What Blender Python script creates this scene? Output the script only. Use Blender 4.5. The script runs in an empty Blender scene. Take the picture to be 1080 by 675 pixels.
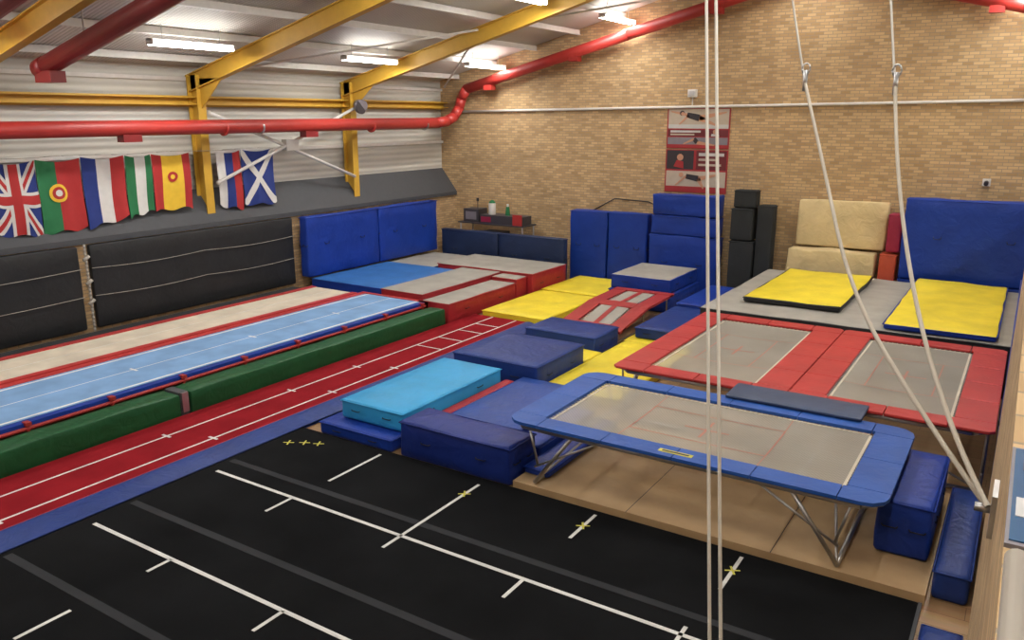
import bpy, math, random
from mathutils import Vector, noise
random.seed(4)
S=bpy.context.scene
COL=bpy.context.collection
# ------------------------------------------------------------ materials
MATS={}
def newmat(name):
    m=bpy.data.materials.new(name); m.use_nodes=True
    nt=m.node_tree; b=nt.nodes["Principled BSDF"]
    return m,nt,b
def vinyl(name,col,rough=.45,var=.12,bump=.25,scale=1.6,spec=.3):
    if name in MATS: return MATS[name]
    m,nt,b=newmat(name)
    tc=nt.nodes.new("ShaderNodeTexCoord")
    n=nt.nodes.new("ShaderNodeTexNoise"); n.inputs["Scale"].default_value=scale; n.inputs["Detail"].default_value=4
    nt.links.new(tc.outputs["Object"],n.inputs["Vector"])
    r=nt.nodes.new("ShaderNodeValToRGB")
    r.color_ramp.elements[0].position=.3; r.color_ramp.elements[1].position=.7
    r.color_ramp.elements[0].color=tuple(c*(1-var) for c in col)+(1,)
    r.color_ramp.elements[1].color=tuple(min(1,c*(1+var)) for c in col)+(1,)
    nt.links.new(n.outputs["Fac"],r.inputs["Fac"]); nt.links.new(r.outputs["Color"],b.inputs["Base Color"])
    b.inputs["Roughness"].default_value=rough
    b.inputs["Specular IOR Level"].default_value=spec
    n2=nt.nodes.new("ShaderNodeTexNoise"); n2.inputs["Scale"].default_value=scale*2.2; n2.inputs["Detail"].default_value=3; n2.inputs["Distortion"].default_value=1.2
    nt.links.new(tc.outputs["Object"],n2.inputs["Vector"])
    bp=nt.nodes.new("ShaderNodeBump"); bp.inputs["Strength"].default_value=bump; bp.inputs["Distance"].default_value=.08
    nt.links.new(n2.outputs["Fac"],bp.inputs["Height"]); nt.links.new(bp.outputs["Normal"],b.inputs["Normal"])
    MATS[name]=m; return m
def plain(name,col,rough=.5,metal=0,emit=0):
    if name in MATS: return MATS[name]
    m,nt,b=newmat(name)
    b.inputs["Base Color"].default_value=tuple(col)+(1,); b.inputs["Roughness"].default_value=rough; b.inputs["Metallic"].default_value=metal
    if emit:
        b.inputs["Emission Color"].default_value=tuple(col)+(1,); b.inputs["Emission Strength"].default_value=emit
    else:
        n=nt.nodes.new("ShaderNodeTexNoise"); n.inputs["Scale"].default_value=6
        mx=nt.nodes.new("ShaderNodeMix"); mx.data_type='RGBA'
        mx.inputs[6].default_value=tuple(c*.88 for c in col)+(1,); mx.inputs[7].default_value=tuple(min(1,c*1.1) for c in col)+(1,)
        tc=nt.nodes.new("ShaderNodeTexCoord"); nt.links.new(tc.outputs["Object"],n.inputs["Vector"])
        nt.links.new(n.outputs["Fac"],mx.inputs[0]); nt.links.new(mx.outputs[2],b.inputs["Base Color"])
    MATS[name]=m; return m
def brickmat(name,axis):
    m,nt,b=newmat(name)
    tc=nt.nodes.new("ShaderNodeTexCoord"); sp=nt.nodes.new("ShaderNodeSeparateXYZ"); cb=nt.nodes.new("ShaderNodeCombineXYZ")
    nt.links.new(tc.outputs["Object"],sp.inputs[0])
    nt.links.new(sp.outputs[axis],cb.inputs[0]); nt.links.new(sp.outputs["Z"],cb.inputs[1])
    br=nt.nodes.new("ShaderNodeTexBrick")
    br.inputs["Color1"].default_value=(.66,.455,.235,1); br.inputs["Color2"].default_value=(.42,.265,.125,1); br.inputs["Mortar"].default_value=(.36,.28,.185,1)
    br.inputs["Scale"].default_value=1; br.inputs["Brick Width"].default_value=.26; br.inputs["Row Height"].default_value=.09
    br.inputs["Mortar Size"].default_value=.010; br.inputs["Mortar Smooth"].default_value=.2; br.inputs["Bias"].default_value=-.1
    nt.links.new(cb.outputs[0],br.inputs["Vector"])
    n=nt.nodes.new("ShaderNodeTexNoise"); n.inputs["Scale"].default_value=.6; n.inputs["Detail"].default_value=6
    nt.links.new(cb.outputs[0],n.inputs["Vector"])
    mx=nt.nodes.new("ShaderNodeMix"); mx.data_type='RGBA'; mx.blend_type='MULTIPLY'; mx.inputs[0].default_value=.45
    r=nt.nodes.new("ShaderNodeValToRGB"); r.color_ramp.elements[0].position=.3; r.color_ramp.elements[0].color=(.65,.65,.66,1); r.color_ramp.elements[1].position=.7; r.color_ramp.elements[1].color=(1.1,1.08,1.04,1)
    nt.links.new(n.outputs["Fac"],r.inputs["Fac"]); nt.links.new(br.outputs["Color"],mx.inputs[6]); nt.links.new(r.outputs["Color"],mx.inputs[7])
    nt.links.new(mx.outputs[2],b.inputs["Base Color"]); b.inputs["Roughness"].default_value=.85
    bp=nt.nodes.new("ShaderNodeBump"); bp.inputs["Strength"].default_value=.5; bp.inputs["Distance"].default_value=.01; bp.invert=True
    nt.links.new(br.outputs["Fac"],bp.inputs["Height"]); nt.links.new(bp.outputs["Normal"],b.inputs["Normal"])
    return m
def woodmat():
    m,nt,b=newmat("wood_floor")
    tc=nt.nodes.new("ShaderNodeTexCoord"); br=nt.nodes.new("ShaderNodeTexBrick")
    br.inputs["Color1"].default_value=(.46,.29,.14,1); br.inputs["Color2"].default_value=(.36,.21,.095,1); br.inputs["Mortar"].default_value=(.14,.08,.04,1)
    br.inputs["Scale"].default_value=1; br.inputs["Brick Width"].default_value=2.4; br.inputs["Row Height"].default_value=.3; br.inputs["Mortar Size"].default_value=.004
    nt.links.new(tc.outputs["Object"],br.inputs["Vector"])
    mp=nt.nodes.new("ShaderNodeMapping"); mp.inputs["Scale"].default_value=(1,12,1)
    n=nt.nodes.new("ShaderNodeTexNoise"); n.inputs["Scale"].default_value=1.5; n.inputs["Detail"].default_value=6
    nt.links.new(tc.outputs["Object"],mp.inputs[0]); nt.links.new(mp.outputs[0],n.inputs["Vector"])
    mx=nt.nodes.new("ShaderNodeMix"); mx.data_type='RGBA'; mx.blend_type='MULTIPLY'; mx.inputs[0].default_value=.4
    nt.links.new(br.outputs["Color"],mx.inputs[6]); nt.links.new(n.outputs["Color"],mx.inputs[7]); nt.links.new(mx.outputs[2],b.inputs["Base Color"])
    b.inputs["Roughness"].default_value=.4
    return m
def stripemat(name,c1,c2,axis,scale,rough=.5,bump=.6,dist=.03):
    m,nt,b=newmat(name)
    tc=nt.nodes.new("ShaderNodeTexCoord"); w=nt.nodes.new("ShaderNodeTexWave"); w.bands_direction=axis; w.inputs["Scale"].default_value=scale
    nt.links.new(tc.outputs["Object"],w.inputs["Vector"])
    n=nt.nodes.new("ShaderNodeTexNoise"); n.inputs["Scale"].default_value=1.1; n.inputs["Detail"].default_value=6
    nt.links.new(tc.outputs["Object"],n.inputs["Vector"])
    mx=nt.nodes.new("ShaderNodeMix"); mx.data_type='RGBA'
    mx.inputs[6].default_value=tuple(c1)+(1,); mx.inputs[7].default_value=tuple(c2)+(1,)
    mt=nt.nodes.new("ShaderNodeMath"); mt.operation='MULTIPLY'; nt.links.new(n.outputs["Fac"],mt.inputs[0]); nt.links.new(w.outputs["Fac"],mt.inputs[1])
    nt.links.new(mt.outputs[0],mx.inputs[0]); nt.links.new(mx.outputs[2],b.inputs["Base Color"])
    b.inputs["Roughness"].default_value=rough
    bp=nt.nodes.new("ShaderNodeBump"); bp.inputs["Strength"].default_value=bump; bp.inputs["Distance"].default_value=dist
    nt.links.new(w.outputs["Fac"],bp.inputs["Height"]); nt.links.new(bp.outputs["Normal"],b.inputs["Normal"])
    return m
def bedmat():
    m,nt,b=newmat("trampoline_webbing")
    tc=nt.nodes.new("ShaderNodeTexCoord"); ch=nt.nodes.new("ShaderNodeTexChecker"); ch.inputs["Scale"].default_value=32
    ch.inputs["Color1"].default_value=(.60,.56,.47,1); ch.inputs["Color2"].default_value=(.50,.465,.39,1)
    nt.links.new(tc.outputs["Object"],ch.inputs["Vector"])
    n=nt.nodes.new("ShaderNodeTexNoise"); n.inputs["Scale"].default_value=.9; n.inputs["Detail"].default_value=3; nt.links.new(tc.outputs["Object"],n.inputs["Vector"])
    mx=nt.nodes.new("ShaderNodeMix"); mx.data_type='RGBA'; mx.blend_type='MULTIPLY'; mx.inputs[0].default_value=.35
    nt.links.new(ch.outputs["Color"],mx.inputs[6]); nt.links.new(n.outputs["Fac"],mx.inputs[7]); nt.links.new(mx.outputs[2],b.inputs["Base Color"])
    b.inputs["Roughness"].default_value=.6; b.inputs["Alpha"].default_value=.62
    return m
ROYAL=vinyl("royal_blue_vinyl",(.010,.042,.30)); NAVY=vinyl("navy_vinyl",(.013,.040,.20)); DNAVY=vinyl("dark_navy_vinyl",(.018,.032,.085))
SKY=vinyl("sky_blue_vinyl",(.035,.33,.64),bump=.15); YEL=vinyl("yellow_vinyl",(.82,.66,.04),bump=.3)
REDV=vinyl("red_vinyl",(.34,.022,.028)); GREYV=vinyl("grey_vinyl",(.35,.335,.295),rough=.6,bump=.15); BLK=vinyl("black_vinyl",(.022,.023,.025),bump=.2)
TRED=vinyl("red_track_carpet",(.24,.012,.018),rough=.9,bump=.05,spec=.05); BLKC=vinyl("black_carpet",(.010,.0105,.0115),rough=1,bump=.05,spec=.04,scale=.8,var=.25)
GSTR=vinyl("grey_seam_tape",(.036,.038,.042),rough=.9,bump=.03,spec=.08); WT=vinyl("white_tape",(.70,.70,.67),rough=.6,bump=.03)
BTRK=vinyl("pale_blue_track",(.20,.35,.58),rough=.85,bump=.05,spec=.1); CREAM=vinyl("cream_carpet",(.62,.56,.45),rough=.8,bump=.05,spec=.1)
GRN=vinyl("green_vinyl",(.008,.080,.025)); FOAM=vinyl("cream_foam",(.64,.51,.28),rough=.8,bump=.5); CHAR=vinyl("charcoal_foam",(.03,.033,.035),rough=.8)
TRB=vinyl("trampoline_blue_pad",(.025,.10,.40),bump=.15); TRR=vinyl("trampoline_red_pad",(.46,.042,.04),bump=.15); GB=vinyl("grey_blue_pad",(.05,.075,.14),bump=.1)
STEEL=plain("galvanised_steel",(.5,.5,.5),.35,.9); YBEAM=plain("yellow_paint",(.62,.37,.045),.45); RPAINT=plain("red_paint",(.40,.030,.024),.45); DRED=plain("dark_red_paint",(.22,.016,.018),.4)
WPAINT=plain("white_paint",(.72,.70,.66),.5); CORD=plain("cord",(.40,.37,.32),.9); ROPE=plain("rope_fibre",(.50,.45,.37),.9); WROPE=plain("white_rope_fibre",(.70,.66,.58),.9); DGREY=plain("dark_grey_ledge",(.06,.063,.07),.7)
YT=plain("yellow_tape",(.6,.55,.08),.6); BEDM=bedmat(); MAG=vinyl("magenta_vinyl",(.30,.02,.06)); ORG=vinyl("orange_red_foam",(.5,.08,.04))
BRX=brickmat("brick_x","X"); BRY=brickmat("brick_y","Y"); WOOD=woodmat()
CLAD=stripemat("white_cladding",(.60,.585,.53),(.42,.41,.37),'Z',1.6)
ROOF=stripemat("grey_roof_sheet",(.60,.575,.53),(.42,.40,.37),'Y',3.0)
# ------------------------------------------------------------ mesh builder
class MB:
    def __init__(s): s.v=[];s.f=[];s.m=[];s.sm=[];s.mats=[]
    def mi(s,m):
        if m not in s.mats: s.mats.append(m)
        return s.mats.index(m)
    def add(s,vs,fs,m,smooth=False):
        o=len(s.v); s.v+= [tuple(v) for v in vs]; i=s.mi(m)
        for f in fs: s.f.append([o+k for k in f]); s.m.append(i); s.sm.append(smooth)
    def box(s,x0,x1,y0,y1,z0,z1,m,top=None,M=None):
        vs=[Vector((x,y,z)) for z in(z0,z1) for y in(y0,y1) for x in(x0,x1)]
        if M is not None: vs=[M@v for v in vs]
        s.add(vs,[(0,2,3,1),(0,1,5,4),(2,6,7,3),(0,4,6,2),(1,3,7,5)],m); o=len(s.v)-8
        s.f.append([o+4,o+5,o+7,o+6]); s.m.append(s.mi(top or m)); s.sm.append(False)
    def prism(s,poly,z0,z1,m,top=None):
        n=len(poly)
        s.add([(x,y,z0) for x,y in poly]+[(x,y,z1) for x,y in poly],[tuple(range(n-1,-1,-1))]+[(i,(i+1)%n,n+(i+1)%n,n+i) for i in range(n)],m)
        o=len(s.v)-2*n; s.f.append([o+n+i for i in range(n)]); s.m.append(s.mi(top or m)); s.sm.append(False)
    def cyl(s,p0,p1,r,m,n=10,r1=None):
        p0=Vector(p0);p1=Vector(p1); d=(p1-p0)
        if d.length<1e-6: return
        d.normalize(); a=d.orthogonal().normalized(); b=d.cross(a); r1=r if r1 is None else r1
        vs=[p0+(a*math.cos(t)+b*math.sin(t))*r for t in [2*math.pi*i/n for i in range(n)]]+[p1+(a*math.cos(t)+b*math.sin(t))*r1 for t in [2*math.pi*i/n for i in range(n)]]
        s.add(vs,[(i,(i+1)%n,n+(i+1)%n,n+i) for i in range(n)],m,True)
        o=len(s.v)-2*n
        s.f.append([o+i for i in range(n-1,-1,-1)]); s.m.append(s.mi(m)); s.sm.append(False)
        s.f.append([o+n+i for i in range(n)]); s.m.append(s.mi(m)); s.sm.append(False)
    def path(s,pts,r,m,n=8):
        for a,b in zip(pts[:-1],pts[1:]): s.cyl(a,b,r,m,n)
    def ibeam(s,p0,p1,w,h,m,t=.03):
        p0=Vector(p0);p1=Vector(p1);d=(p1-p0).normalized()
        side=d.cross(Vector((0,0,1)))
        if side.length<.1: side=Vector((0,1,0)); up=Vector((1,0,0))
        else: side.normalize(); up=side.cross(d).normalized()
        for (a0,a1,b0,b1) in ((-w/2,w/2,h/2-t,h/2),(-w/2,w/2,-h/2,-h/2+t),(-t/2,t/2,-h/2+t,h/2-t)):
            q=[(a0,b0),(a1,b0),(a1,b1),(a0,b1)]
            vs=[p0+side*a+up*b for a,b in q]+[p1+side*a+up*b for a,b in q]
            s.add(vs,[(3,2,1,0),(4,5,6,7)]+[(i,(i+1)%4,4+(i+1)%4,4+i) for i in range(4)],m)
    def done(s,name,bevel=0,loc=None,parent=None):
        me=bpy.data.meshes.new(name); me.from_pydata(s.v,[],s.f)
        for m in s.mats: me.materials.append(m)
        me.polygons.foreach_set("material_index",s.m); me.polygons.foreach_set("use_smooth",s.sm); me.update()
        import bmesh
        bm=bmesh.new(); bm.from_mesh(me); bmesh.ops.recalc_face_normals(bm,faces=bm.faces); bm.to_mesh(me); bm.free()
        o=bpy.data.objects.new(name,me); COL.objects.link(o)
        if bevel:
            b=o.modifiers.new("bevel","BEVEL"); b.width=bevel; b.segments=2; b.limit_method='ANGLE'; b.angle_limit=math.radians(50)
        if parent: o.parent=parent
        return o
def empty(name):
    o=bpy.data.objects.new(name,None); COL.objects.link(o); return o
def softbox(mb,x0,x1,y0,y1,z0,z1,m,top=None,sag=.012,step=.35,rnd=.05,seed=0):
    """upholstered block: rounded, lightly uneven skin"""
    top=top or m
    def ax(a,b):
        n=max(3,int((b-a)/step)); L=[a,a+min(rnd,(b-a)*.25)]
        n=max(2,n)
        for i in range(1,n): L.append(a+(b-a)*i/n)
        L+= [b-min(rnd,(b-a)*.25),b]; return sorted(set(round(q,4) for q in L))
    xs,ys,zs=ax(x0,x1),ax(y0,y1),ax(z0,z1)
    def P(x,y,z):
        ex=min(x-x0,x1-x); ey=min(y-y0,y1-y); ez=min(z-z0,z1-z)
        cx,cy,cz=(x0+x1)/2,(y0+y1)/2,(z0+z1)/2
        n=sum(1 for e in (ex,ey,ez) if e<1e-4)
        k={1:0,2:.3,3:.42}.get(n,0)*min(rnd,.06)
        sg=lambda c,q: (1 if c>q else -1)
        nx=x+(sg(cx,x)*k if ex<1e-4 else 0); ny=y+(sg(cy,y)*k if ey<1e-4 else 0); nz=z+(sg(cz,z)*k if ez<1e-4 else 0)
        nn=noise.noise_vector(Vector((x*1.3+seed,y*1.3,z*1.7)))*sag
        if z<=z0+1e-4: nn.z=0
        return (nx+nn.x,ny+nn.y,nz+nn.z*1.2)
    def sheet(A,Bs,fn,mm):
        vs=[];fs=[]
        for a in A:
            for b in Bs: vs.append(fn(a,b))
        nb=len(Bs)
        for i in range(len(A)-1):
            for j in range(nb-1): fs.append((i*nb+j,(i+1)*nb+j,(i+1)*nb+j+1,i*nb+j+1))
        mb.add(vs,fs,mm,True)
    sheet(xs,ys,lambda a,b:P(a,b,z1),top)
    sheet(ys,xs,lambda a,b:P(b,a,z0),m)
    sheet(ys,zs,lambda a,b:P(x1,a,b),m); sheet(zs,ys,lambda a,b:P(x0,b,a),m)
    sheet(zs,xs,lambda a,b:P(b,y1,a),m); sheet(xs,zs,lambda a,b:P(a,y0,b),m)
CNT=[0]
def gmat(name,x0,x1,y0,y1,z0,z1,m,top=None,sag=.012,handles=True,rot=0,tilt=0,seam=True,taxis='X'):
    mb=MB(); CNT[0]+=7.3
    cx,cy=(x0+x1)/2,(y0+y1)/2
    softbox(mb,x0-cx,x1-cx,y0-cy,y1-cy,0,z1-z0,m,top,sag,seed=CNT[0])
    h=z1-z0; X=(x1-x0)/2; Y=(y1-y0)/2
    if seam and h>.12:
        zz=h-.03; e=.004
        for a,b in (((-X,-Y),(X,-Y)),((X,-Y),(X,Y)),((X,Y),(-X,Y)),((-X,Y),(-X,-Y))):
            mb.cyl((a[0]*(1+e/X),a[1]*(1+e/Y),zz),(b[0]*(1+e/X),b[1]*(1+e/Y),zz),.012,m,6)
    if handles and h>.25:
        for sx in (-.5,.5):
            mb.path([(sx*X-.10,-Y-.005,h*.55),(sx*X-.08,-Y-.02,h*.52),(sx*X+.08,-Y-.02,h*.52),(sx*X+.10,-Y-.005,h*.55)],.009,BLK,6)
            mb.path([(X+.005,sx*Y-.10,h*.55),(X+.02,sx*Y-.08,h*.52),(X+.02,sx*Y+.08,h*.52),(X+.005,sx*Y+.10,h*.55)],.009,BLK,6)
    o=mb.done(name); o.location=(cx,cy,z0); o.rotation_euler=(math.radians(tilt) if taxis=='X' else 0,math.radians(tilt) if taxis=='Y' else 0,math.radians(rot))
    import bmesh
    bm=bmesh.new(); bm.from_mesh(o.data); bmesh.ops.remove_doubles(bm,verts=bm.verts,dist=.0005); bmesh.ops.recalc_face_normals(bm,faces=bm.faces); bm.to_mesh(o.data); bm.free()
    return o
# ------------------------------------------------------------ room
XL,XU,YB,XR,YF,RX=-19.6,-20.25,26.4,8.0,-4.0,-6.0
def rz(x): return (7.1+.258*(x-XU)) if x<RX else (7.1+.258*(RX-XU)-.258*(x-RX))
RZ=rz(RX)
b=MB(); b.box(XU-.3,XR+.3,YF-.3,YB+.3,-.3,-.02,WOOD); b.done("floor")
def gable(name,y0,y1):
    b=MB(); pts=[(XU-.3,-.02),(XR+.3,-.02),(XR+.3,rz(XR)),(RX,RZ),(XU-.3,rz(XU))]
    n=5; b.add([(x,y0,z) for x,z in pts]+[(x,y1,z) for x,z in pts],[tuple(range(n)),tuple(range(2*n-1,n-1,-1))]+[(i,(i+1)%n,n+(i+1)%n,n+i) for i in range(n)],BRX); return b.done(name)
gable("wall_back",YB,YB+.3); gable("wall_front",YF-.3,YF)
b=MB(); b.box(XU-.3,XL,YF,YB,-.02,2.75,BRY); b.done("wall_left_lower")
b=MB(); b.box(XU-.3,XU,YF,YB,2.75,rz(XU),CLAD); b.done("wall_left")
b=MB(); b.box(XR,XR+.3,YF,YB,-.02,rz(XR),BRY); b.done("wall_right")
b=MB()
b.add([(XL+.08,YF,2.68),(XL+.08,YB,2.68),(XL+.08,YB,2.82),(XL+.08,YF,2.82),(XU+.01,YF,3.72),(XU+.01,YB,3.72),(XU+.01,YF,2.76),(XU+.01,YB,2.76)],
 [(0,1,2,3),(3,2,5,4),(4,5,7,6),(6,7,1,0),(0,3,4,6),(1,7,5,2)],DGREY); b.done("trim_ledge_left")
b=MB()
for xa,xb in ((XU-.3,RX),(RX,XR+.3)):
    za,zb=rz(xa),rz(xb)
    b.add([(xa,YF-.3,za),(xb,YF-.3,zb),(xb,YB+.3,zb),(xa,YB+.3,za),(xa,YF-.3,za+.15),(xb,YF-.3,zb+.15),(xb,YB+.3,zb+.15),(xa,YB+.3,za+.15)],
      [(0,3,2,1),(4,5,6,7),(0,1,5,4),(3,7,6,2),(0,4,7,3),(1,2,6,5)],ROOF)
b.done("ceiling")
b=MB()
x=XU+.9
while x<XR-.2:
    z=rz(x)-.09; b.box(x-.035,x+.035,YF,YB,z-.09,z+.07,WPAINT); b.box(x-.035,x+.08,YF,YB,z-.1,z-.085,WPAINT); x+=1.75
b.done("roof_purlins")
for i,y in enumerate((2.95,8.95,14.85,20.85)):
    b=MB()
    b.ibeam((XU+.34,y,3.0),(XU+.34,y,6.85),.26,.42,YBEAM)
    z0=6.62
    b.ibeam((XU+.12,y,z0),(RX,y,z0+.258*(RX-XU-.1)),.22,.46,YBEAM); b.ibeam((RX,y,z0+.258*(RX-XU-.1)),(XR,y,z0+.258*(RX-XU-.1)-.258*(XR-RX)),.22,.46,YBEAM)
    b.add([(XU+.55,y-.015,5.95),(XU+.55,y+.015,5.95),(XU+1.5,y-.015,6.75),(XU+1.5,y+.015,6.75),(XU+.55,y-.015,6.75),(XU+.55,y+.015,6.75)],[(0,2,4),(1,5,3),(0,1,3,2),(2,3,5,4),(0,4,5,1)],YBEAM)
    b.ibeam((XR-.22,y,3.9),(XR-.22,y,6.6),.26,.42,YBEAM)
    b.done("portal_frame")
b=MB(); b.box(XU+.10,XU+.36,YF,YB,6.05,6.09,YBEAM); b.box(XU+.10,XU+.14,YF,YB,6.0,6.3,YBEAM); b.box(XU+.10,XU+.36,YF,YB,6.24,6.28,YBEAM); b.done("eaves_beam")
b=MB()
for z in (5.35,4.75,6.75): b.box(XU+.005,XU+.09,YF,YB,z-.05,z+.05,WPAINT)
b.done("cladding_rails")
b=MB()
b.cyl((XU+.62,15.0,5.85),(XU+.62,20.7,3.75),.05,WPAINT); b.cyl((XU+.72,15.0,3.9),(XU+.72,20.7,6.0),.05,WPAINT)
b.box(XU+.56,XU+.78,17.6,18.1,4.72,5.05,WPAINT)
b.done("wall_cross_brace")
b=MB()
for (x0,x1,y0,y1) in ((-19.9,-14.5,14.9,20.8),(-14.5,-19.9,20.9,26.2),(-14.5,-9,20.9,26.2),(-14,-9,14.9,20.8)):
    b.cyl((x0,y0,rz(x0)-.35),(x1,y1,rz(x1)-.35),.035,WPAINT)
b.done("roof_bracing")
def elbow(b,pts,r,m): 
    b.path(pts,r,m,16)
    for p in pts[1:-1]:
        n=8
        for i in range(n):
            a0=-math.pi/2+math.pi*i/n;a1=-math.pi/2+math.pi*(i+1)/n
            P=Vector(p); b.cyl(P+Vector((0,0,math.sin(a0)*r)),P+Vector((0,0,math.sin(a1)*r)),max(.001,r*math.cos(a0)),m,14,max(.001,r*math.cos(a1)))
b=MB()
DX=-19.1
dz=lambda x:6.62+.249*(x+19.1) if x<RX else 6.62+.249*(RX+19.1)-.258*(x-RX)
elbow(b,[(DX,YF+.2,5.40),(DX,24.6,5.5),(DX+.04,25.2,5.56),(DX+.08,25.6,5.72),(DX+.12,25.9,6.05),(DX+.2,25.95,6.4),(DX+.45,25.95,dz(DX+.45)+.02),(-12,25.95,dz(-12)),(RX,25.95,dz(RX)),(5.5,25.95,dz(5.5))],.19,RPAINT)
for y in (12.2,18.2): b.box(DX-.14,DX+.14,y-.25,y+.25,5.12,5.3,DRED)
for y in (3,9,15,21): b.cyl((DX,y,5.42),(DX,y+.06,5.42),.205,RPAINT,16)
for x in (-17.6,-14,-9,-1.4,2): b.box(x-.18,x+.18,25.8,26.1,dz(x)-.30,dz(x)-.12,RPAINT)
for y in (16.3,23.9): b.cyl((DX,y-.03,5.44),(DX,y+.03,5.44),.2,STEEL,16)
b.done("heating_duct")
for k,y in enumerate((9.5,7.2)):
    b=MB(); b.cyl((-17.5,y,6.75),(RX,y,6.75+.25*11.5),.2,DRED,16); b.cyl((-17.75,y,6.69),(-17.45,y,6.76),.21,DRED,16); b.box(-17.7,-17.1,y-.16,y+.16,6.42,6.65,DRED)
    for x in (-16,-12.5,-9): b.cyl((x,y,6.75+.25*(x+17.5)),(x+.05,y,rz(x)-.02),.015,STEEL,6)
    b.done("radiant_heater_tube")
LM=plain("fluorescent_tube",(1,.98,.95),.4,0,26)
for x in (-17.4,-12.0,-6.3,-.8,4.6):
    for y in (.8,6.9,13.0,19.25,25.1):
        if x==-17.4 and y==25.1: y=24.9
        xx=x+(.35 if (x==-17.4 and y>24) else 0)
        z=rz(xx)-.47; b=MB()
        b.box(xx-.06,xx+.06,y-1.15,y+1.15,z+.055,z+.11,WPAINT); b.cyl((xx-.075,y-1.12,z),(xx-.075,y+1.12,z),.045,LM,10); b.cyl((xx+.075,y-1.12,z),(xx+.075,y+1.12,z),.045,LM,10)
        for yy in (-.8,.8): b.cyl((xx,y+yy,z+.08),(xx,y+yy,rz(xx)-.02),.01,STEEL,5)
        for yy in (-1.13,1.13): b.box(xx-.12,xx+.12,y+yy-.02,y+yy+.02,z-.03,z+.1,WPAINT)
        o=b.done("fluorescent_batten")
        L=bpy.data.lights.new("tube_light","AREA"); L.shape='RECTANGLE'; L.size=.3; L.size_y=2.2; L.energy=90; L.color=(1,.965,.91)
        lo=bpy.data.objects.new("tube_light",L); COL.objects.link(lo); lo.location=(xx,y,z-.07); lo.parent=o
# ------------------------------------------------------------ wall items
b=MB(); b.cyl((XL+.3,YB-.06,5.92),(.2,YB-.06,6.17),.045,WPAINT); b.cyl((.2,YB-.06,6.17),(XR,YB-.06,6.25),.045,WPAINT); b.done("wall_conduit_pipe")
b=MB(); b.box(-9.95,-9.65,YB-.14,YB-.01,6.35,6.6,WPAINT); b.box(-9.9,-9.7,YB-.17,YB-.14,6.4,6.55,plain("sounder_grey",(.5,.5,.52))); b.cyl((-9.8,YB-.05,6.1),(-9.8,YB-.05,6.35),.02,WPAINT); b.done("alarm_box",.01)
PR=plain("poster_red",(.36,.025,.03)); PW=plain("poster_pale",(.55,.55,.53)); PK=plain("poster_dark",(.03,.025,.03)); PS=plain("poster_skin",(.55,.28,.17)); PB=plain("poster_grey",(.22,.20,.22)); PM=plain("poster_maroon",(.14,.015,.02)); PT=plain("poster_tan",(.50,.42,.33))
def poster(name,x0,x1,z0,z1,kind):
    b=MB(); y=YB-.03; W=x1-x0; Hh=z1-z0
    b.box(x0,x1,y,YB-.005,z0,z1,PR)
    q=lambda u0,u1,v0,v1,m,e: b.box(x0+W*u0,x0+W*u1,y-e,y,z0+Hh*v0,z0+Hh*v1,m)
    def limb(ua,va,ub,vb,w0,w1,m,e=.012):
        ax,az,bx,bz=x0+W*ua,z0+Hh*va,x0+W*ub,z0+Hh*vb; d=math.hypot(bx-ax,bz-az); nx,nz=-(bz-az)/d,(bx-ax)/d
        b.add([(ax+nx*w0,y-e,az+nz*w0),(ax-nx*w0,y-e,az-nz*w0),(bx-nx*w1,y-e,bz-nz*w1),(bx+nx*w1,y-e,bz+nz*w1)],[(0,1,2,3)],m)
    def disc(u,v,r,m,e=.014): b.cyl((x0+W*u,y,z0+Hh*v),(x0+W*u,y-e,z0+Hh*v),r,m,12)
    if kind==0:
        q(.02,.98,.50,.98,PT,.004); q(.02,.98,.50,.60,PW,.006)
        limb(.32,.84,.52,.76,.08,.11,PK); limb(.52,.76,.94,.90,.09,.02,PS); limb(.52,.76,.82,.56,.09,.02,PS); limb(.32,.84,.06,.92,.045,.02,PS); limb(.34,.82,.2,.60,.045,.02,PS); disc(.24,.88,.085,PK); disc(.25,.865,.06,PS,.016)
        q(.02,.98,.30,.47,PM,.004); q(.06,.55,.40,.45,PW,.008); q(.06,.45,.33,.37,PT,.008); disc(.78,.42,.08,PS); limb(.78,.37,.78,.31,.12,.14,PW)
        q(.02,.98,.02,.28,PB,.004); q(.02,.98,.02,.10,PR,.006); limb(.45,.25,.5,.15,.07,.07,PK); limb(.5,.15,.78,.09,.06,.02,PS); limb(.45,.24,.28,.11,.04,.02,PS)
    else:
        q(.02,.46,.54,.98,PK,.004); disc(.24,.82,.11,PS); limb(.24,.74,.22,.58,.12,.18,PR)
        q(.50,.98,.54,.98,PM,.004); q(.54,.94,.86,.93,PW,.008); q(.54,.86,.75,.80,PT,.008); q(.54,.9,.63,.68,PT,.008)
        q(.02,.98,.02,.50,PT,.004); q(.02,.98,.02,.14,PR,.006); limb(.35,.38,.55,.33,.08,.10,PK); limb(.55,.33,.88,.44,.08,.02,PS); limb(.55,.33,.64,.10,.08,.02,PS); limb(.35,.38,.18,.16,.04,.02,PS); disc(.27,.41,.08,PS)
    return b.done(name)
poster("wall_poster",-10.65,-8.5,4.7,6.0,0); poster("wall_poster",-10.65,-8.5,3.25,4.66,1)
b=MB(); b.box(-1.2,-1.0,YB-.1,YB-.01,3.85,4.05,WPAINT); b.cyl((-1.1,YB-.1,3.95),(-1.1,YB-.25,3.92),.06,PK); b.done("wall_sensor")
b=MB(); b.cyl((XU+.7,20.9,6.15),(XU+.95,20.8,6.05),.16,PB,14,.24); b.cyl((XU+.95,20.8,6.05),(XU+.97,20.8,6.05),.24,PK,14); b.box(XU+.5,XU+.7,20.85,20.95,6.1,6.2,PB); b.done("wall_loudspeaker")
b=MB()
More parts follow.
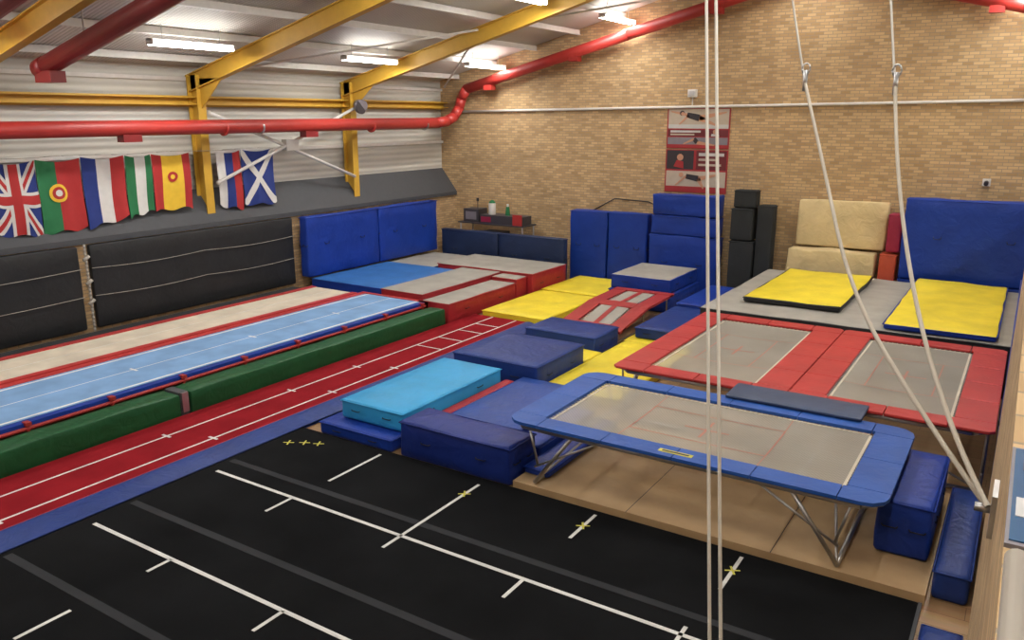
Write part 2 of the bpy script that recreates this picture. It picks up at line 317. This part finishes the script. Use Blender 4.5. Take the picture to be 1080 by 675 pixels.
for y0,y1 in ((1.0,10.72),(11.0,17.6)):
    softbox(b,XL+.01,XL+.16,y0,y1,.55,2.66,BLK,sag=.01,seed=y0)
    for z in (1.35,2.05): 
        n=14; b.path([(XL+.19,y0+(y1-y0)*i/n,z-.06*math.sin(math.pi*((i*2)%n)/n)+.04) for i in range(n+1)],.009,CORD,5)
b.path([(XL+.2,10.86,z/10) for z in range(5,28)],.03,CORD,6)
for z in (1.2,1.7,2.3): b.cyl((XL+.2,10.8,z),(XL+.2,10.95,z+.1),.045,CORD,6)
b.done("padded_side_mats")
# flags
def wave(y,z): return .028*math.sin(y*7.3)+.015*math.sin(y*13+z*2)+.03*math.sin(z*3+y)
FX=XL-.06
def flag(name,y0,y1,zb,zt,stripes,extras=(),discs=()):
    b=MB(); W=y1-y0; Hh=zt-zb
    def top(u): return zt-.07*math.sin(math.pi*u)
    def bot(u): return zb+.10*math.sin(u*2.2+y0)+(.05*math.sin(u*9+y0))
    def P(u,v,e=0): 
        y=y0+W*u; zt_,zb_=top(u),bot(u); z=zb_+(zt_-zb_)*v; return (FX+wave(y,z)*(1.1-v*.6)+e,y,z)
    for u0,u1,m in stripes:
        n=max(2,int((u1-u0)*24)); k=12; vs=[P(u0+(u1-u0)*i/n,j/k) for i in range(n+1) for j in range(k+1)]
        b.add(vs,[(i*(k+1)+j,(i+1)*(k+1)+j,(i+1)*(k+1)+j+1,i*(k+1)+j+1) for i in range(n) for j in range(k)],m,True)
    for (ua,va,ub,vb,w,m,e) in extras:
        n=16; vs=[]
        dx,dy=(ub-ua)*W,(vb-va)*Hh; L=math.hypot(dx,dy); nx,ny=-dy/L*w/2/W,dx/L*w/2/Hh
        for i in range(n+1):
            u=ua+(ub-ua)*i/n; v=va+(vb-va)*i/n
            for s_ in (-1,-.33,.33,1): vs.append(P(min(1,max(0,u+nx*s_)),min(1,max(0,v+ny*s_)),e))
        b.add(vs,[(4*i+c,4*i+4+c,4*i+5+c,4*i+1+c) for i in range(n) for c in range(3)],m,True)
    for (u,v,r,m,e) in discs:
        n=18; vs=[P(u,v,e)]+[P(u+r*k*math.cos(2*math.pi*i/n)/W,v+r*k*math.sin(2*math.pi*i/n)/Hh,e) for k in (.5,1) for i in range(n)]
        b.add(vs,[(0,1+i,1+(i+1)%n) for i in range(n)]+[(1+i,1+n+i,1+n+(i+1)%n,1+(i+1)%n) for i in range(n)],m,True)
    return b.done(name)
fR=plain("flag_red",(.42,.025,.025),.8); fB=plain("flag_blue",(.015,.035,.20),.8); fW=plain("flag_white",(.66,.65,.62),.8); fG=plain("flag_green",(.02,.17,.06),.8); fY=plain("flag_yellow",(.80,.52,.04),.8)
flag("union_jack_flag",9.05,10.09,3.1,4.75,[(0,1,fB)],[(0,0,1,1,.22,fW,.010),(0,1,1,0,.22,fW,.012),(0,0,1,1,.08,fR,.016),(0,1,1,0,.08,fR,.018),(.5,0,.5,1,.34,fW,.024),(0,.5,1,.5,.34,fW,.026),(.5,0,.5,1,.2,fR,.032),(0,.5,1,.5,.2,fR,.034)])
flag("portugal_flag",10.11,11.16,3.12,4.76,[(0,.42,fG),(.42,1,fR)],[],[(.42,.55,.22,fY,.02),(.42,.55,.15,fR,.028),(.42,.55,.08,fW,.034)])
flag("france_flag",11.19,12.3,3.15,4.78,[(0,.33,fB),(.33,.67,fW),(.67,1,fR)])
flag("italy_flag",12.33,13.05,3.18,4.78,[(0,.38,fG),(.38,.78,fW),(.78,1,fG)])
flag("spain_flag",13.08,14.25,3.2,4.78,[(0,.25,fR),(.25,.78,fY),(.78,1,fR)],[],[(.5,.62,.15,fR,.02),(.5,.62,.07,fY,.028)])
flag("russia_flag",15.15,15.96,3.2,4.78,[(0,.33,fW),(.33,.67,fB),(.67,1,fR)])
flag("scotland_flag",16.0,17.2,3.25,4.8,[(0,1,fB)],[(0,0,1,1,.18,fW,.012),(0,1,1,0,.18,fW,.016)])
b=MB(); b.path([(FX,9.05+i*.42,4.82-.015*math.sin(i)) for i in range(21)],.008,CORD,5); b.done("flag_line")
# ------------------------------------------------------------ black sprung floor
b=MB(); b.box(-11.05,-.5,YF+.3,9.93,-.02,.03,BLKC); 
for y in (8.2,6.37,4.54,2.71,.88): b.box(-10.95,-.6,y-.06,y+.06,.03,.033,GSTR)
def wl(x0,x1,y0,y1): b.box(x0,x1,y0,y1,.033,.037,WT)
for y in (7.78,5.66,3.5,1.4): wl(-10.8,-.9,y-.03,y+.03)
for (x,y0,y1) in ((-8.95,8.5,9.75),(-9,7.25,7.75),(-9,5.3,5.66),(-6.83,7.4,9.7),(-4.8,7.3,7.75),(-4.8,9.0,9.8),(-2.62,8.9,9.8),(-6.85,5.2,5.66),(-2.7,7.45,7.95),(-9,3.65,4.3)): wl(x-.025,x+.025,y0,y1)
for x,y in ((-6.83,9.3),(-4.8,9.4),(-2.62,9.4),(-10.7,9.25),(-10.45,9.4),(-10.2,9.5)):
    for j,a in enumerate((.5,2.1)):
        dx,dy=math.cos(a)*.10,math.sin(a)*.10; nx,ny=-math.sin(a)*.015,math.cos(a)*.015
        b.add([(x+dx+nx,y+dy+ny,.041+j*.001),(x-dx+nx,y-dy+ny,.041+j*.001),(x-dx-nx,y-dy-ny,.041+j*.001),(x+dx-nx,y+dy-ny,.041+j*.001)],[(0,1,2,3)],YT)
b.box(-.5,-.46,YF+.3,9.93,-.02,.04,DGREY)
b.done("black_sprung_floor")
b=MB(); 
PLY=vinyl("plywood",(.47,.32,.17),rough=.45,bump=.05)
b.box(-6.36,-.44,9.97,13.2,-.02,.12,PLY)
for x in (-4.4,-2.3): b.box(x-.006,x+.006,9.968,13.2,.118,.1215,BLK)
b.done("plywood_platform",.01)
# ------------------------------------------------------------ red run-up track with blue edge
b=MB(); b.box(-13.42,-11.62,YF+.3,18.95,-.02,.07,TRED)
for x in (-11.95,-12.75): b.box(x-.022,x+.022,YF+.3,18.9,.07,.074,WT)
b.box(-11.66,-11.62,YF+.3,18.9,.07,.073,REDV)
for y in (15.4,16.3,17.2,18.0): b.box(-12.75,-11.95,y-.022,y+.022,.074,.077,WT)
for y in (4.5,8.2,11.2,13.2): b.box(-12.87,-12.63,y-.025,y+.025,.074,.077,WT); b.box(-12.07,-11.83,y+.375,y+.425,.074,.077,WT)
b.done("tumbling_run_track",.01)
b=MB(); n=60
pr=[(-11.61,.085),(-11.5,.10),(-11.3,.07),(-11.06,.045)]
vs=[];y0=YF+.3;y1=18.9
for i in range(n+1):
    y=y0+(y1-y0)*i/n
    for j,(x,z) in enumerate(pr): vs.append((x+(.012*math.sin(y*5+j) if j in(1,2) else 0),y,z+(.015*math.sin(y*3.7+j*2) if j in(1,2) else 0)))
b.add(vs,[(i*4+j,(i+1)*4+j,(i+1)*4+j+1,i*4+j+1) for i in range(n) for j in range(3)],NAVY,True)
b.add([(x,y0,-.01) for x in (-11.61,-11.06)]+[(x,y1,-.01) for x in (-11.61,-11.06)],[(0,1,3,2)],NAVY)
b.done("blue_edge_skirt")
b=MB()
softbox(b,-14.0,-13.45,-3.6,9.04,-.02,.5,GRN,sag=.02,seed=3); softbox(b,-14.0,-13.45,9.26,17.55,-.02,.5,GRN,sag=.02,seed=9)
b.box(-13.98,-13.5,9.06,9.24,-.02,.5,DGREY); b.box(-13.5,-13.46,9.08,9.22,.1,.5,STEEL)
b.done("green_side_pad")
# ------------------------------------------------------------ tumble track
b=MB()
y0,y1=0,17.5
b.box(-16.4,-14.3,y0,y1,.56,.6,BTRK)
for x in (-16.28,-14.42): b.box(x-.03,x+.03,y0,y1,.6,.603,WT)
b.box(-15.37,-15.35,y0,y1,.6,.602,WT)
for y in (3,6.3,9.3,12.4,15.2): b.box(-15.48,-15.22,y-.025,y+.025,.602,.605,WT)
b.box(-14.32,-14.14,y0,y1,.53,.6,ROYAL); b.box(-16.62,-16.4,y0,y1,.54,.61,TRR)
b.cyl((-14.12,y0,.5),(-14.12,y1,.5),.035,RPAINT); b.cyl((-16.5,y0,.5),(-16.5,y1,.5),.035,RPAINT)
y=y0+.3
while y<y1:
    b.cyl((-14.12,y,.0),(-14.12,y,.56),.035,RPAINT); b.cyl((-14.12,y,.5),(-16.5,y,.5),.03,RPAINT); b.box(-14.22,-14.02,y-.1,y+.1,-.02,.02,RPAINT); b.box(-14.2,-14.06,y-.05,y+.05,.56,.62,RPAINT); b.cyl((-16.5,y,0),(-16.5,y,.5),.03,RPAINT); y+=1.55
b.box(-14.4,-14.1,y1,y1+.1,-.02,.62,TRR); b.box(-16.6,-14.1,y1,y1+.12,.3,.62,TRR)
b.done("tumble_track",.006)
b=MB()
b.box(-18.35,-16.85,0,17.4,-.02,.6,CHAR,CREAM); b.box(-16.85,-16.65,0,17.4,-.02,.62,TRR); b.box(-18.55,-18.35,0,17.4,-.02,.62,TRR)
b.box(-19.36,-18.57,0,17.4,-.02,.5,CHAR); b.box(-17.61,-17.59,0,17.3,.6,.603,WT)
b.done("cream_run_up_track",.01)
# ------------------------------------------------------------ landing area back left
gmat("landing_mat",-19.2,-16.15,18.0,21.7,-.02,.70,ROYAL,vinyl("mid_blue_vinyl",(.04,.16,.45)))
gmat("landing_mat",-16.1,-14.5,17.85,22.0,-.02,.74,REDV,GREYV)
gmat("landing_mat",-14.45,-13.48,17.75,21.3,-.02,.60,REDV,GREYV)
gmat("landing_mat",-17.2,-13.3,22.05,24.3,-.02,.78,REDV,GREYV)
gmat("landing_mat",-19.2,-17.25,21.75,24.4,-.02,.66,NAVY,GREYV)
gmat("padded_step",-14.45,-13.48,21.35,22.0,-.02,.7,REDV,GREYV,handles=False)
for y0,y1 in ((17.85,21.2),(21.25,24.55)): gmat("upright_crash_mat",-19.45,-19.1,y0,y1,.74,2.65,ROYAL,sag=.04)
for x0,x1 in ((-19.0,-16.4),(-16.35,-13.6)): gmat("upright_navy_mat",x0,x1,24.65,24.95,-.02,1.56,DNAVY,sag=.02)
b=MB(); BK=plain("dark_cabinet",(.05,.045,.05)); 
b.box(-18.6,-15.6,25.2,26.1,1.75,1.8,BK)
for x in (-18.5,-15.7):
    for y in (25.25,26.05): b.cyl((x,y,-.02),(x,y,1.75),.03,STEEL)
b.box(-18.6,-15.6,25.2,26.1,.8,.84,BK)
b.box(-18.4,-17.7,25.3,25.9,1.8,2.3,BK); b.box(-18.3,-17.8,25.29,25.3,1.9,2.2,PB)
b.box(-17.6,-15.7,25.25,25.9,1.8,2.12,BK); b.box(-16.1,-15.7,25.2,25.24,1.8,2.2,RPAINT); b.box(-17.5,-16.6,25.3,25.8,.84,1.5,BK)
b.box(-17.55,-17.1,25.24,25.26,1.85,2.05,MAG)
b.cyl((-17.2,25.5,2.12),(-17.2,25.5,2.55),.14,WPAINT,14); b.cyl((-17.2,25.5,2.55),(-17.2,25.5,2.66),.14,fG,14,.05); b.cyl((-16.5,25.5,2.12),(-16.5,25.5,2.45),.1,fG,12,.06); b.cyl((-16.5,25.5,2.45),(-16.5,25.5,2.55),.04,WPAINT,12)
b.cyl((-17.8,25.4,2.3),(-17.8,25.4,2.62),.015,PK); b.cyl((-17.8,25.4,2.6),(-17.8,25.4,2.72),.05,PK)
b.done("storage_trolley",.008)
b=MB(); b.path([(-13.5,YB-.03,2.35),(-12.5,YB-.03,2.9),(-11.2,YB-.03,2.85),(-10.6,YB-.03,2.6)],.02,PK,6); b.done("cable_on_brickwork")
# ------------------------------------------------------------ centre mats
gmat("yellow_floor_mat",-13.2,-11.05,19.0,22.4,-.02,.22,YEL,handles=False,sag=.02)
gmat("yellow_floor_mat",-13.2,-10.95,22.45,25.1,-.02,.25,YEL,handles=False,sag=.02)
gmat("upright_crash_mat",-13.75,-12.3,25.35,25.8,-.02,2.52,ROYAL,sag=.03); gmat("upright_crash_mat",-12.26,-10.8,25.35,25.8,-.02,2.54,ROYAL,sag=.03)
gmat("upright_crash_mat",-10.7,-8.3,25.3,25.85,-.02,1.9,ROYAL,sag=.05); gmat("upright_crash_mat",-10.65,-8.35,25.3,25.85,1.92,2.55,ROYAL,sag=.05,handles=False); gmat("upright_crash_mat",-10.6,-8.35,25.3,25.85,2.57,3.25,ROYAL,sag=.05,handles=False)
gmat("blue_base_mat",-10.65,-8.9,9.97,13.5,-.02,.24,ROYAL); gmat("sky_blue_mat",-10.4,-8.9,10.3,13.5,.25,.62,SKY)
gmat("navy_crash_mat",-10.5,-8.3,13.95,16.1,-.02,.62,NAVY)
gmat("navy_block_mat",-10.5,-8.5,17.05,18.4,-.02,.5,NAVY)
gmat("royal_blue_mat",-8.6,-7.05,10.95,13.9,-.02,.38,ROYAL,vinyl("royal_top",(.018,.06,.28)))
gmat("red_wedge_mat",-8.86,-8.63,11,13.6,-.02,.36,REDV,handles=False)
gmat("blue_foam_block",-8.7,-6.42,9.98,10.78,-.02,.64,vinyl("deep_blue_vinyl",(.010,.028,.20)),sag=.03)
gmat("blue_floor_mat",-6.95,-6.4,10.9,12.9,-.02,.36,ROYAL); gmat("blue_floor_mat",-6.36,-5.9,10.3,12.9,.12,.26,ROYAL)
gmat("yellow_floor_mat",-8.25,-6.5,14.1,18.3,-.02,.2,YEL,handles=False,sag=.02); gmat("yellow_floor_mat",-8.3,-6.7,18.35,24.5,-.02,.2,YEL,handles=False,sag=.02)
gmat("yellow_floor_mat",-10.4,-8.3,16.15,17.0,-.02,.2,YEL,handles=False)
gmat("navy_mat",-8.15,-6.75,18.6,21.4,.2,.5,NAVY)
gmat("blue_floor_mat",-8.2,-6.7,21.6,24.6,.2,.55,ROYAL)
b=MB(); x0,x1=-10.35,-8.5
def slab(b,xa,xb,p,q,th,m,top=None):
    (ya,za),(yb,zb)=p,q
    vs=[(xa,ya,za-th),(xb,ya,za-th),(xb,yb,zb-th),(xa,yb,zb-th),(xa,ya,za),(xb,ya,za),(xb,yb,zb),(xa,yb,zb)]
    b.add(vs,[(0,3,2,1),(0,1,5,4),(3,7,6,2),(0,4,7,3),(1,2,6,5)],m); b.add(vs[4:],[(0,1,2,3)],top or m)
DMR=vinyl("dmt_red_pad",(.36,.035,.035),bump=.15)
P0,P1,P2=(18.65,.36),(20.3,.62),(22.1,.66)
for A,Bq in ((P0,P1),(P1,P2)):
    slab(b,x0,x0+.42,A,Bq,.07,DMR); slab(b,x1-.42,x1,A,Bq,.07,DMR)
    slab(b,x0+.5,x1-.5,(A[0]+.2,A[1]-.02),(Bq[0]-.1,Bq[1]-.02),.012,GREYV)
    slab(b,x0+.85,x1-.85,(A[0]+.2,A[1]-.005),(Bq[0]-.1,Bq[1]-.005),.004,DMR)
    ya=A[0]+.25
    while ya<Bq[0]-.15:
        z=A[1]+(Bq[1]-A[1])*(ya-A[0])/(Bq[0]-A[0])-.04
        b.cyl((x0+.4,ya,z),(x0+.52,ya,z),.012,STEEL,6); b.cyl((x1-.4,ya,z),(x1-.52,ya,z),.012,STEEL,6); ya+=.12
slab(b,x0,x1,(18.5,.33),(18.85,.39),.07,DMR); slab(b,x0+.4,x1-.4,(20.1,.60),(20.5,.645),.07,DMR); slab(b,x0,x1,(21.9,.665),(22.2,.665),.07,DMR)
for x in (x0+.15,x1-.15):
    b.path([(x,18.6,.29),(x,20.3,.54),(x,22.1,.58)],.03,STEEL); 
    for y,z in ((18.7,.31),(20.3,.54),(22.0,.58)): b.cyl((x,y,z),(x,y,-.02),.025,STEEL)
    b.cyl((x,18.7,.0),(x,22.0,.0),.02,STEEL)
b.done("double_mini_trampoline",.01)
gmat("landing_mat",-10.75,-8.7,22.4,24.9,-.02,.55,ROYAL); gmat("landing_mat",-10.7,-8.75,22.45,24.8,.56,1.0,ROYAL,GREYV)
# ------------------------------------------------------------ trampolines
def trampoline(name,x0,x1,y0,y1,z,pm,px,py,cut,longx,logo=False):
    e=empty(name)
    ix0,ix1,iy0,iy1=x0+px,x1-px,y0+py,y1-py
    b=MB()
    z0,z1=z-.05,z
    def seg(poly): b.prism(poly,z0,z1,pm)
    g=.006; nx=4 if longx else 2; ny=2 if longx else 4
    cx0,cx1=x0+max(px,cut)+.05,x1-max(px,cut)-.05; cy0,cy1=y0+max(py,cut)+.03,y1-max(py,cut)-.03
    for i in range(nx):
        a=cx0+(cx1-cx0)*i/nx+g; c=cx0+(cx1-cx0)*(i+1)/nx-g
        seg([(a,y0),(c,y0),(c,iy0),(a,iy0)]); seg([(a,iy1),(c,iy1),(c,y1),(a,y1)])
    for i in range(ny):
        a=cy0+(cy1-cy0)*i/ny+g; c=cy0+(cy1-cy0)*(i+1)/ny-g
        seg([(x0,a),(ix0,a),(ix0,c),(x0,c)]); seg([(ix1,a),(x1,a),(x1,c),(ix1,c)])
    for sx in (0,1):
        for sy in (0,1):
            X0=x0 if sx==0 else x1; IX=ix0 if sx==0 else ix1; CX=cx0 if sx==0 else cx1
            Y0=y0 if sy==0 else y1; IY=iy0 if sy==0 else iy1; CY=cy0 if sy==0 else cy1
            dx=1 if sx==0 else -1; dy=1 if sy==0 else -1
            poly=[(X0,CY-dy*g),(X0,Y0+dy*cut)]
            if cut>.15: poly+=[(X0+dx*cut*.12,Y0+dy*cut*.55),(X0+dx*cut*.55,Y0+dy*cut*.12)]
            poly+=[(X0+dx*cut,Y0),(CX-dx*g,Y0),(CX-dx*g,IY),(IX,IY),(IX,CY-dy*g)]
            if dx*dy<0: poly=poly[::-1]
            b.prism(poly,z0,z1,pm)
    if logo: b.box((x0+x1)/2-.25,(x0+x1)/2+.25,y0+.12,y0+.22,z1,z1+.004,YT); b.box((x0+x1)/2-.2,(x0+x1)/2+.2,y0+.15,y0+.19,z1+.004,z1+.006,PK)
    b.done("frame_pads",.015,parent=e)
    b=MB(); bz=z-.06
    bx0,bx1,by0,by1=ix0+.03,ix1-.03,iy0+.02,iy1-.02
    nX,nY=24,14; vs=[]
    sagf=lambda x,y: bz-.04*math.sin(math.pi*max(0,min(1,(x-bx0)/(bx1-bx0))))*math.sin(math.pi*max(0,min(1,(y-by0)/(by1-by0))))
    for i in range(nX+1):
        for j in range(nY+1):
            X_,Y_=bx0+(bx1-bx0)*i/nX,by0+(by1-by0)*j/nY; vs.append((X_,Y_,sagf(X_,Y_)))
    b.add(vs,[(i*(nY+1)+j,(i+1)*(nY+1)+j,(i+1)*(nY+1)+j+1,i*(nY+1)+j+1) for i in range(nX) for j in range(nY)],BEDM,True)
    for a in (bx0,bx1-.04): b.box(a,a+.04,by0,by1,bz-.004,bz+.006,CREAM)
    for a in (by0,by1-.04): b.box(bx0,bx1,a,a+.04,bz-.004,bz+.006,CREAM)
    cx,cy=(bx0+bx1)/2,(by0+by1)/2
    RM=plain("bed_red_line",(.40,.15,.11))
    def line(xa,ya,xb,yb,w=.012):
        n=12; d=math.hypot(xb-xa,yb-ya); nx_,ny_=-(yb-ya)/d*w,(xb-xa)/d*w; vs=[]
        for i in range(n+1):
            X_,Y_=xa+(xb-xa)*i/n,ya+(yb-ya)*i/n
            for s_ in (-1,1): vs.append((X_+nx_*s_,Y_+ny_*s_,sagf(X_,Y_)+.004))
        b.add(vs,[(2*i,2*i+2,2*i+3,2*i+1) for i in range(n)],RM,True)
    hx,hy=(1.05,.54) if longx else (.54,1.05)
    for s_ in (-1,1):
        line(cx-hx,cy+s_*hy,cx+hx,cy+s_*hy); line(cx+s_*hx,cy-hy,cx+s_*hx,cy+hy)
        if longx: line(cx+s_*hx,by0,cx+s_*hx,cy-hy,.008); line(cx+s_*hx,cy+hy,cx+s_*hx,by1,.008)
        else: line(bx0,cy+s_*hy,cx-hx,cy+s_*hy,.008); line(cx+hx,cy+s_*hy,bx1,cy+s_*hy,.008)
    line(cx-.35,cy,cx+.35,cy,.02); line(cx,cy-.35,cx,cy+.35,.02)
    b.done("bed",parent=e)
    b=MB()
    yv=by0+.05
    while yv<by1: b.cyl((bx0,yv,bz),(x0+.1,yv,bz),.012,STEEL,5); b.cyl((bx1,yv,bz),(x1-.1,yv,bz),.012,STEEL,5); yv+=.09
    xv=bx0+.05
    while xv<bx1: b.cyl((xv,by0,bz),(xv,y0+.1,bz),.012,STEEL,5); b.cyl((xv,by1,bz),(xv,y1-.1,bz),.012,STEEL,5); xv+=.09
    b.done("springs",parent=e)
    b=MB(); fz=z-.1; c=.22
    ring=[(x0+.08+c,y0+.08),(x1-.08-c,y0+.08),(x1-.08,y0+.08+c),(x1-.08,y1-.08-c),(x1-.08-c,y1-.08),(x0+.08+c,y1-.08),(x0+.08,y1-.08-c),(x0+.08,y0+.08+c)]
    for i in range(8): b.cyl(ring[i]+(fz,),ring[(i+1)%8]+(fz,),.035,STEEL,12)
    F=.12 if name=="blue_trampoline" else -.02
    for s_ in (-1,1):
        if longx:
            ex=cx+s_*((x1-x0)/2-1.15); ft=cx+s_*((x1-x0)/2-.5)
            for yy_ in (y0+.1,y1-.1):
                b.cyl((ex,yy_,fz),(ft,yy_,F+.04),.03,STEEL); b.cyl((ft+s_*.1,yy_,fz),(ft-s_*.05,yy_,F+.35),.02,STEEL); b.cyl((ex-s_*.45,yy_,fz),(ft,yy_,F+.3),.018,STEEL)
            b.cyl((ft,y0+.1,F+.04),(ft,y1-.1,F+.04),.035,STEEL); b.cyl((ex,y0+.1,fz),(ex,y1-.1,fz-.02),.03,STEEL)
            b.path([(ft,y0+.1,F+.06),((ex+ft)/2,cy,(fz+F)/2),(ft,y1-.1,F+.06)],.02,STEEL)
        else:
            ey=cy+s_*((y1-y0)/2-1.15); ft=cy+s_*((y1-y0)/2-.35)
            for xx_ in (x0+.1,x1-.1):
                b.cyl((xx_,ey,fz),(xx_,ft,F+.04),.03,STEEL); b.cyl((xx_,ft+s_*.1,fz),(xx_,ft-s_*.05,F+.35),.02,STEEL); b.cyl((xx_,ey-s_*.45,fz),(xx_,ft,F+.3),.018,STEEL)
            b.cyl((x0+.1,ft,F+.04),(x1-.1,ft,F+.04),.035,STEEL); b.path([(x0+.1,ft,F+.06),(cx,(ey+ft)/2,(fz+F)/2),(x1-.1,ft,F+.06)],.02,STEEL)
    b.done("steel_frame",parent=e)
    return e
trampoline("blue_trampoline",-6.50,-.98,9.95,12.88,1.15,TRB,.52,.38,.28,True,True)
trampoline("red_trampoline",-6.3,-3.1,13.4,18.6,1.15,TRR,.58,.42,.08,False)
trampoline("red_trampoline",-3.08,.02,13.4,18.6,1.15,TRR,.58,.42,.08,False)
gmat("bridging_pad",-3.9,-1.75,12.75,13.5,1.155,1.22,GB,handles=False,sag=.006,seam=False)
# ------------------------------------------------------------ landing platform behind red trampolines
gmat("grey_landing_platform",-6.6,.1,19.0,25.2,-.02,1.14,BLK,GREYV,sag=.02)
gmat("yellow_topped_mat",-5.85,-3.5,20.1,24.7,1.16,1.3,BLK,YEL,handles=False,sag=.03)
gmat("yellow_topped_mat",-2.4,-.2,19.05,25.1,1.16,1.3,ROYAL,YEL,handles=False,sag=.03)
gmat("charcoal_foam_block",-7.95,-7.2,25.3,25.9,-.02,1.9,CHAR,handles=False); gmat("charcoal_foam_block",-7.9,-7.2,25.35,25.85,2.95,3.5,CHAR,handles=False); gmat("charcoal_foam_block",-7.95,-7.25,25.3,25.9,1.92,2.93,CHAR,handles=False); gmat("charcoal_foam_block",-7.15,-6.65,25.4,25.9,-.02,3.05,CHAR,handles=False)
gmat("cream_foam_slab",-6.05,-3.45,25.9,26.2,1.85,3.25,FOAM,handles=False,sag=.05,tilt=-4,seam=False); gmat("cream_foam_slab",-6.15,-3.65,25.45,26.0,-.02,1.80,FOAM,handles=False,sag=.05,seam=False)
gmat("magenta_mat",-3.38,-3.0,25.5,26.1,1.9,3.0,MAG,handles=False); gmat("red_foam_block",-3.5,-3.05,25.4,26.1,-.02,1.85,ORG,handles=False)
gmat("upright_crash_mat",-2.95,.6,25.35,25.85,1.2,3.5,ROYAL,sag=.05); gmat("crash_mat_base",-2.95,.6,25.35,25.9,-.02,1.18,ROYAL)
gmat("upright_crash_mat",.06,.35,13.2,18.8,-.02,2.6,ROYAL,sag=.03)
gmat("blue_foam_stack",-1.16,-.5,10.75,12.75,.13,.90,ROYAL,sag=.03); gmat("blue_floor_mat",-.4,.0,10.2,12.9,-.02,.38,NAVY,handles=False)
gmat("blue_floor_mat",-.4,.0,5.0,9.4,-.02,.1,NAVY,handles=False)
# ------------------------------------------------------------ viewing gallery wall on the right
b=MB(); b.box(.05,.3,YF,12.2,-.02,4.84,BRY); b.done("wall_gallery")
b=MB(); b.box(.75,1.0,12.2,YB,-.02,3.8,BRY); b.done("wall_side")
b=MB(); b.box(.3,XR,YF,12.2,3.7,3.85,DGREY); b.box(1.0,XR,12.2,YB,3.7,3.85,DGREY); b.done("gallery_floor")
b=MB(); b.cyl((.066,YF+.2,4.97),(.066,1.6,4.97),.021,plain("beige_rail_paint",(.42,.38,.32),.4),14)
for y in (-2,-.5,.6,1.5): b.cyl((.12,y,4.83),(.07,y,4.97),.012,STEEL)
b.done("gallery_handrail")
b=MB(); PBL=plain("banner_blue",(.03,.11,.24),.25); b.box(.045,.5,1.72,2.28,4.93,4.94,PB); b.box(.052,.49,1.735,2.265,4.94,4.943,PBL); b.box(.06,.10,1.85,1.95,4.943,4.945,PW); b.box(.07,.4,2.12,2.22,4.943,4.945,PK); b.box(.1,.3,1.75,2.26,4.84,4.93,PK); b.done("gallery_notice_board")
# ------------------------------------------------------------ ropes
def rope(name,pts,r,m=ROPE):
    cu=bpy.data.curves.new(name,'CURVE'); cu.dimensions='3D'; sp=cu.splines.new('NURBS'); sp.points.add(len(pts)-1)
    for p_,q in zip(sp.points,pts): p_.co=tuple(q)+(1,)
    sp.use_endpoint_u=True; sp.order_u=3; cu.bevel_depth=r; cu.bevel_resolution=3; cu.resolution_u=12
    o=bpy.data.objects.new(name,cu); COL.objects.link(o); cu.materials.append(m); return o
def lerp(a,b,t): return tuple(a[i]+(b[i]-a[i])*t for i in range(3))
for dx in (0,.085):
    A=(-2.6+dx,7.2,6.73); Bp=(-1.58+dx,5.2,1.97)
    rope("hoist_rope",[lerp(A,Bp,-.60),lerp(A,Bp,.2),lerp(A,Bp,.9),lerp(A,Bp,1.408)],.014,WROPE)
b=MB(); b.box(-1.3,-.95,4.27,4.5,.03,.07,STEEL); b.done("rope_floor_anchor",.01)
rope("suspended_rope",[(-2.75,8.9,8.9),(-1.84,7.06,6.66),(-1.53,6.44,5.99)],.009,CORD); rope("suspended_rope",[(-1.5,8.3,8.3),(-1.08,6.9,6.59),(-.88,6.23,5.95)],.009,CORD)
rope("hanging_rope",[(-1.53,6.44,5.99),(-1.25,5.95,5.45),(-.82,5.0,4.72),(-.25,4.1,4.3),(.02,3.8,4.1)],.012); rope("hanging_rope",[(-.88,6.23,5.95),(-.78,5.85,5.5),(-.48,4.86,4.78),(-.15,4.0,4.3),(.02,3.7,4.15)],.012)
for p in ((-1.53,6.44,5.99),(-.88,6.23,5.95)):
    b=MB(); b.cyl((p[0],p[1],p[2]+.09),(p[0],p[1],p[2]-.06),.016,STEEL,10); b.path([(p[0]+.03*math.cos(a/8*6.283),p[1],p[2]+.1+.04*math.sin(a/8*6.283)) for a in range(9)],.007,STEEL,6); b.done("rope_shackle")
b=MB(); b.box(.03,.06,3.65,3.85,4.03,4.22,STEEL); b.cyl((.05,3.75,4.12),(-.03,3.75,4.12),.02,STEEL); b.done("rope_cleat")
# ------------------------------------------------------------ camera / world
cam=bpy.data.cameras.new("camera"); co=bpy.data.objects.new("camera",cam); COL.objects.link(co)
co.location=(0,0,5.75); co.rotation_euler=(math.radians(90-14.2),0,math.radians(32.6)); cam.lens=36*850/1080; cam.sensor_width=36; cam.clip_start=.05; cam.clip_end=200
S.camera=co
w=bpy.data.worlds.new("world"); S.world=w; w.use_nodes=True; w.node_tree.nodes["Background"].inputs[0].default_value=(.6,.6,.6,1); w.node_tree.nodes["Background"].inputs[1].default_value=.3
S.view_settings.view_transform='Standard'; S.view_settings.exposure=0
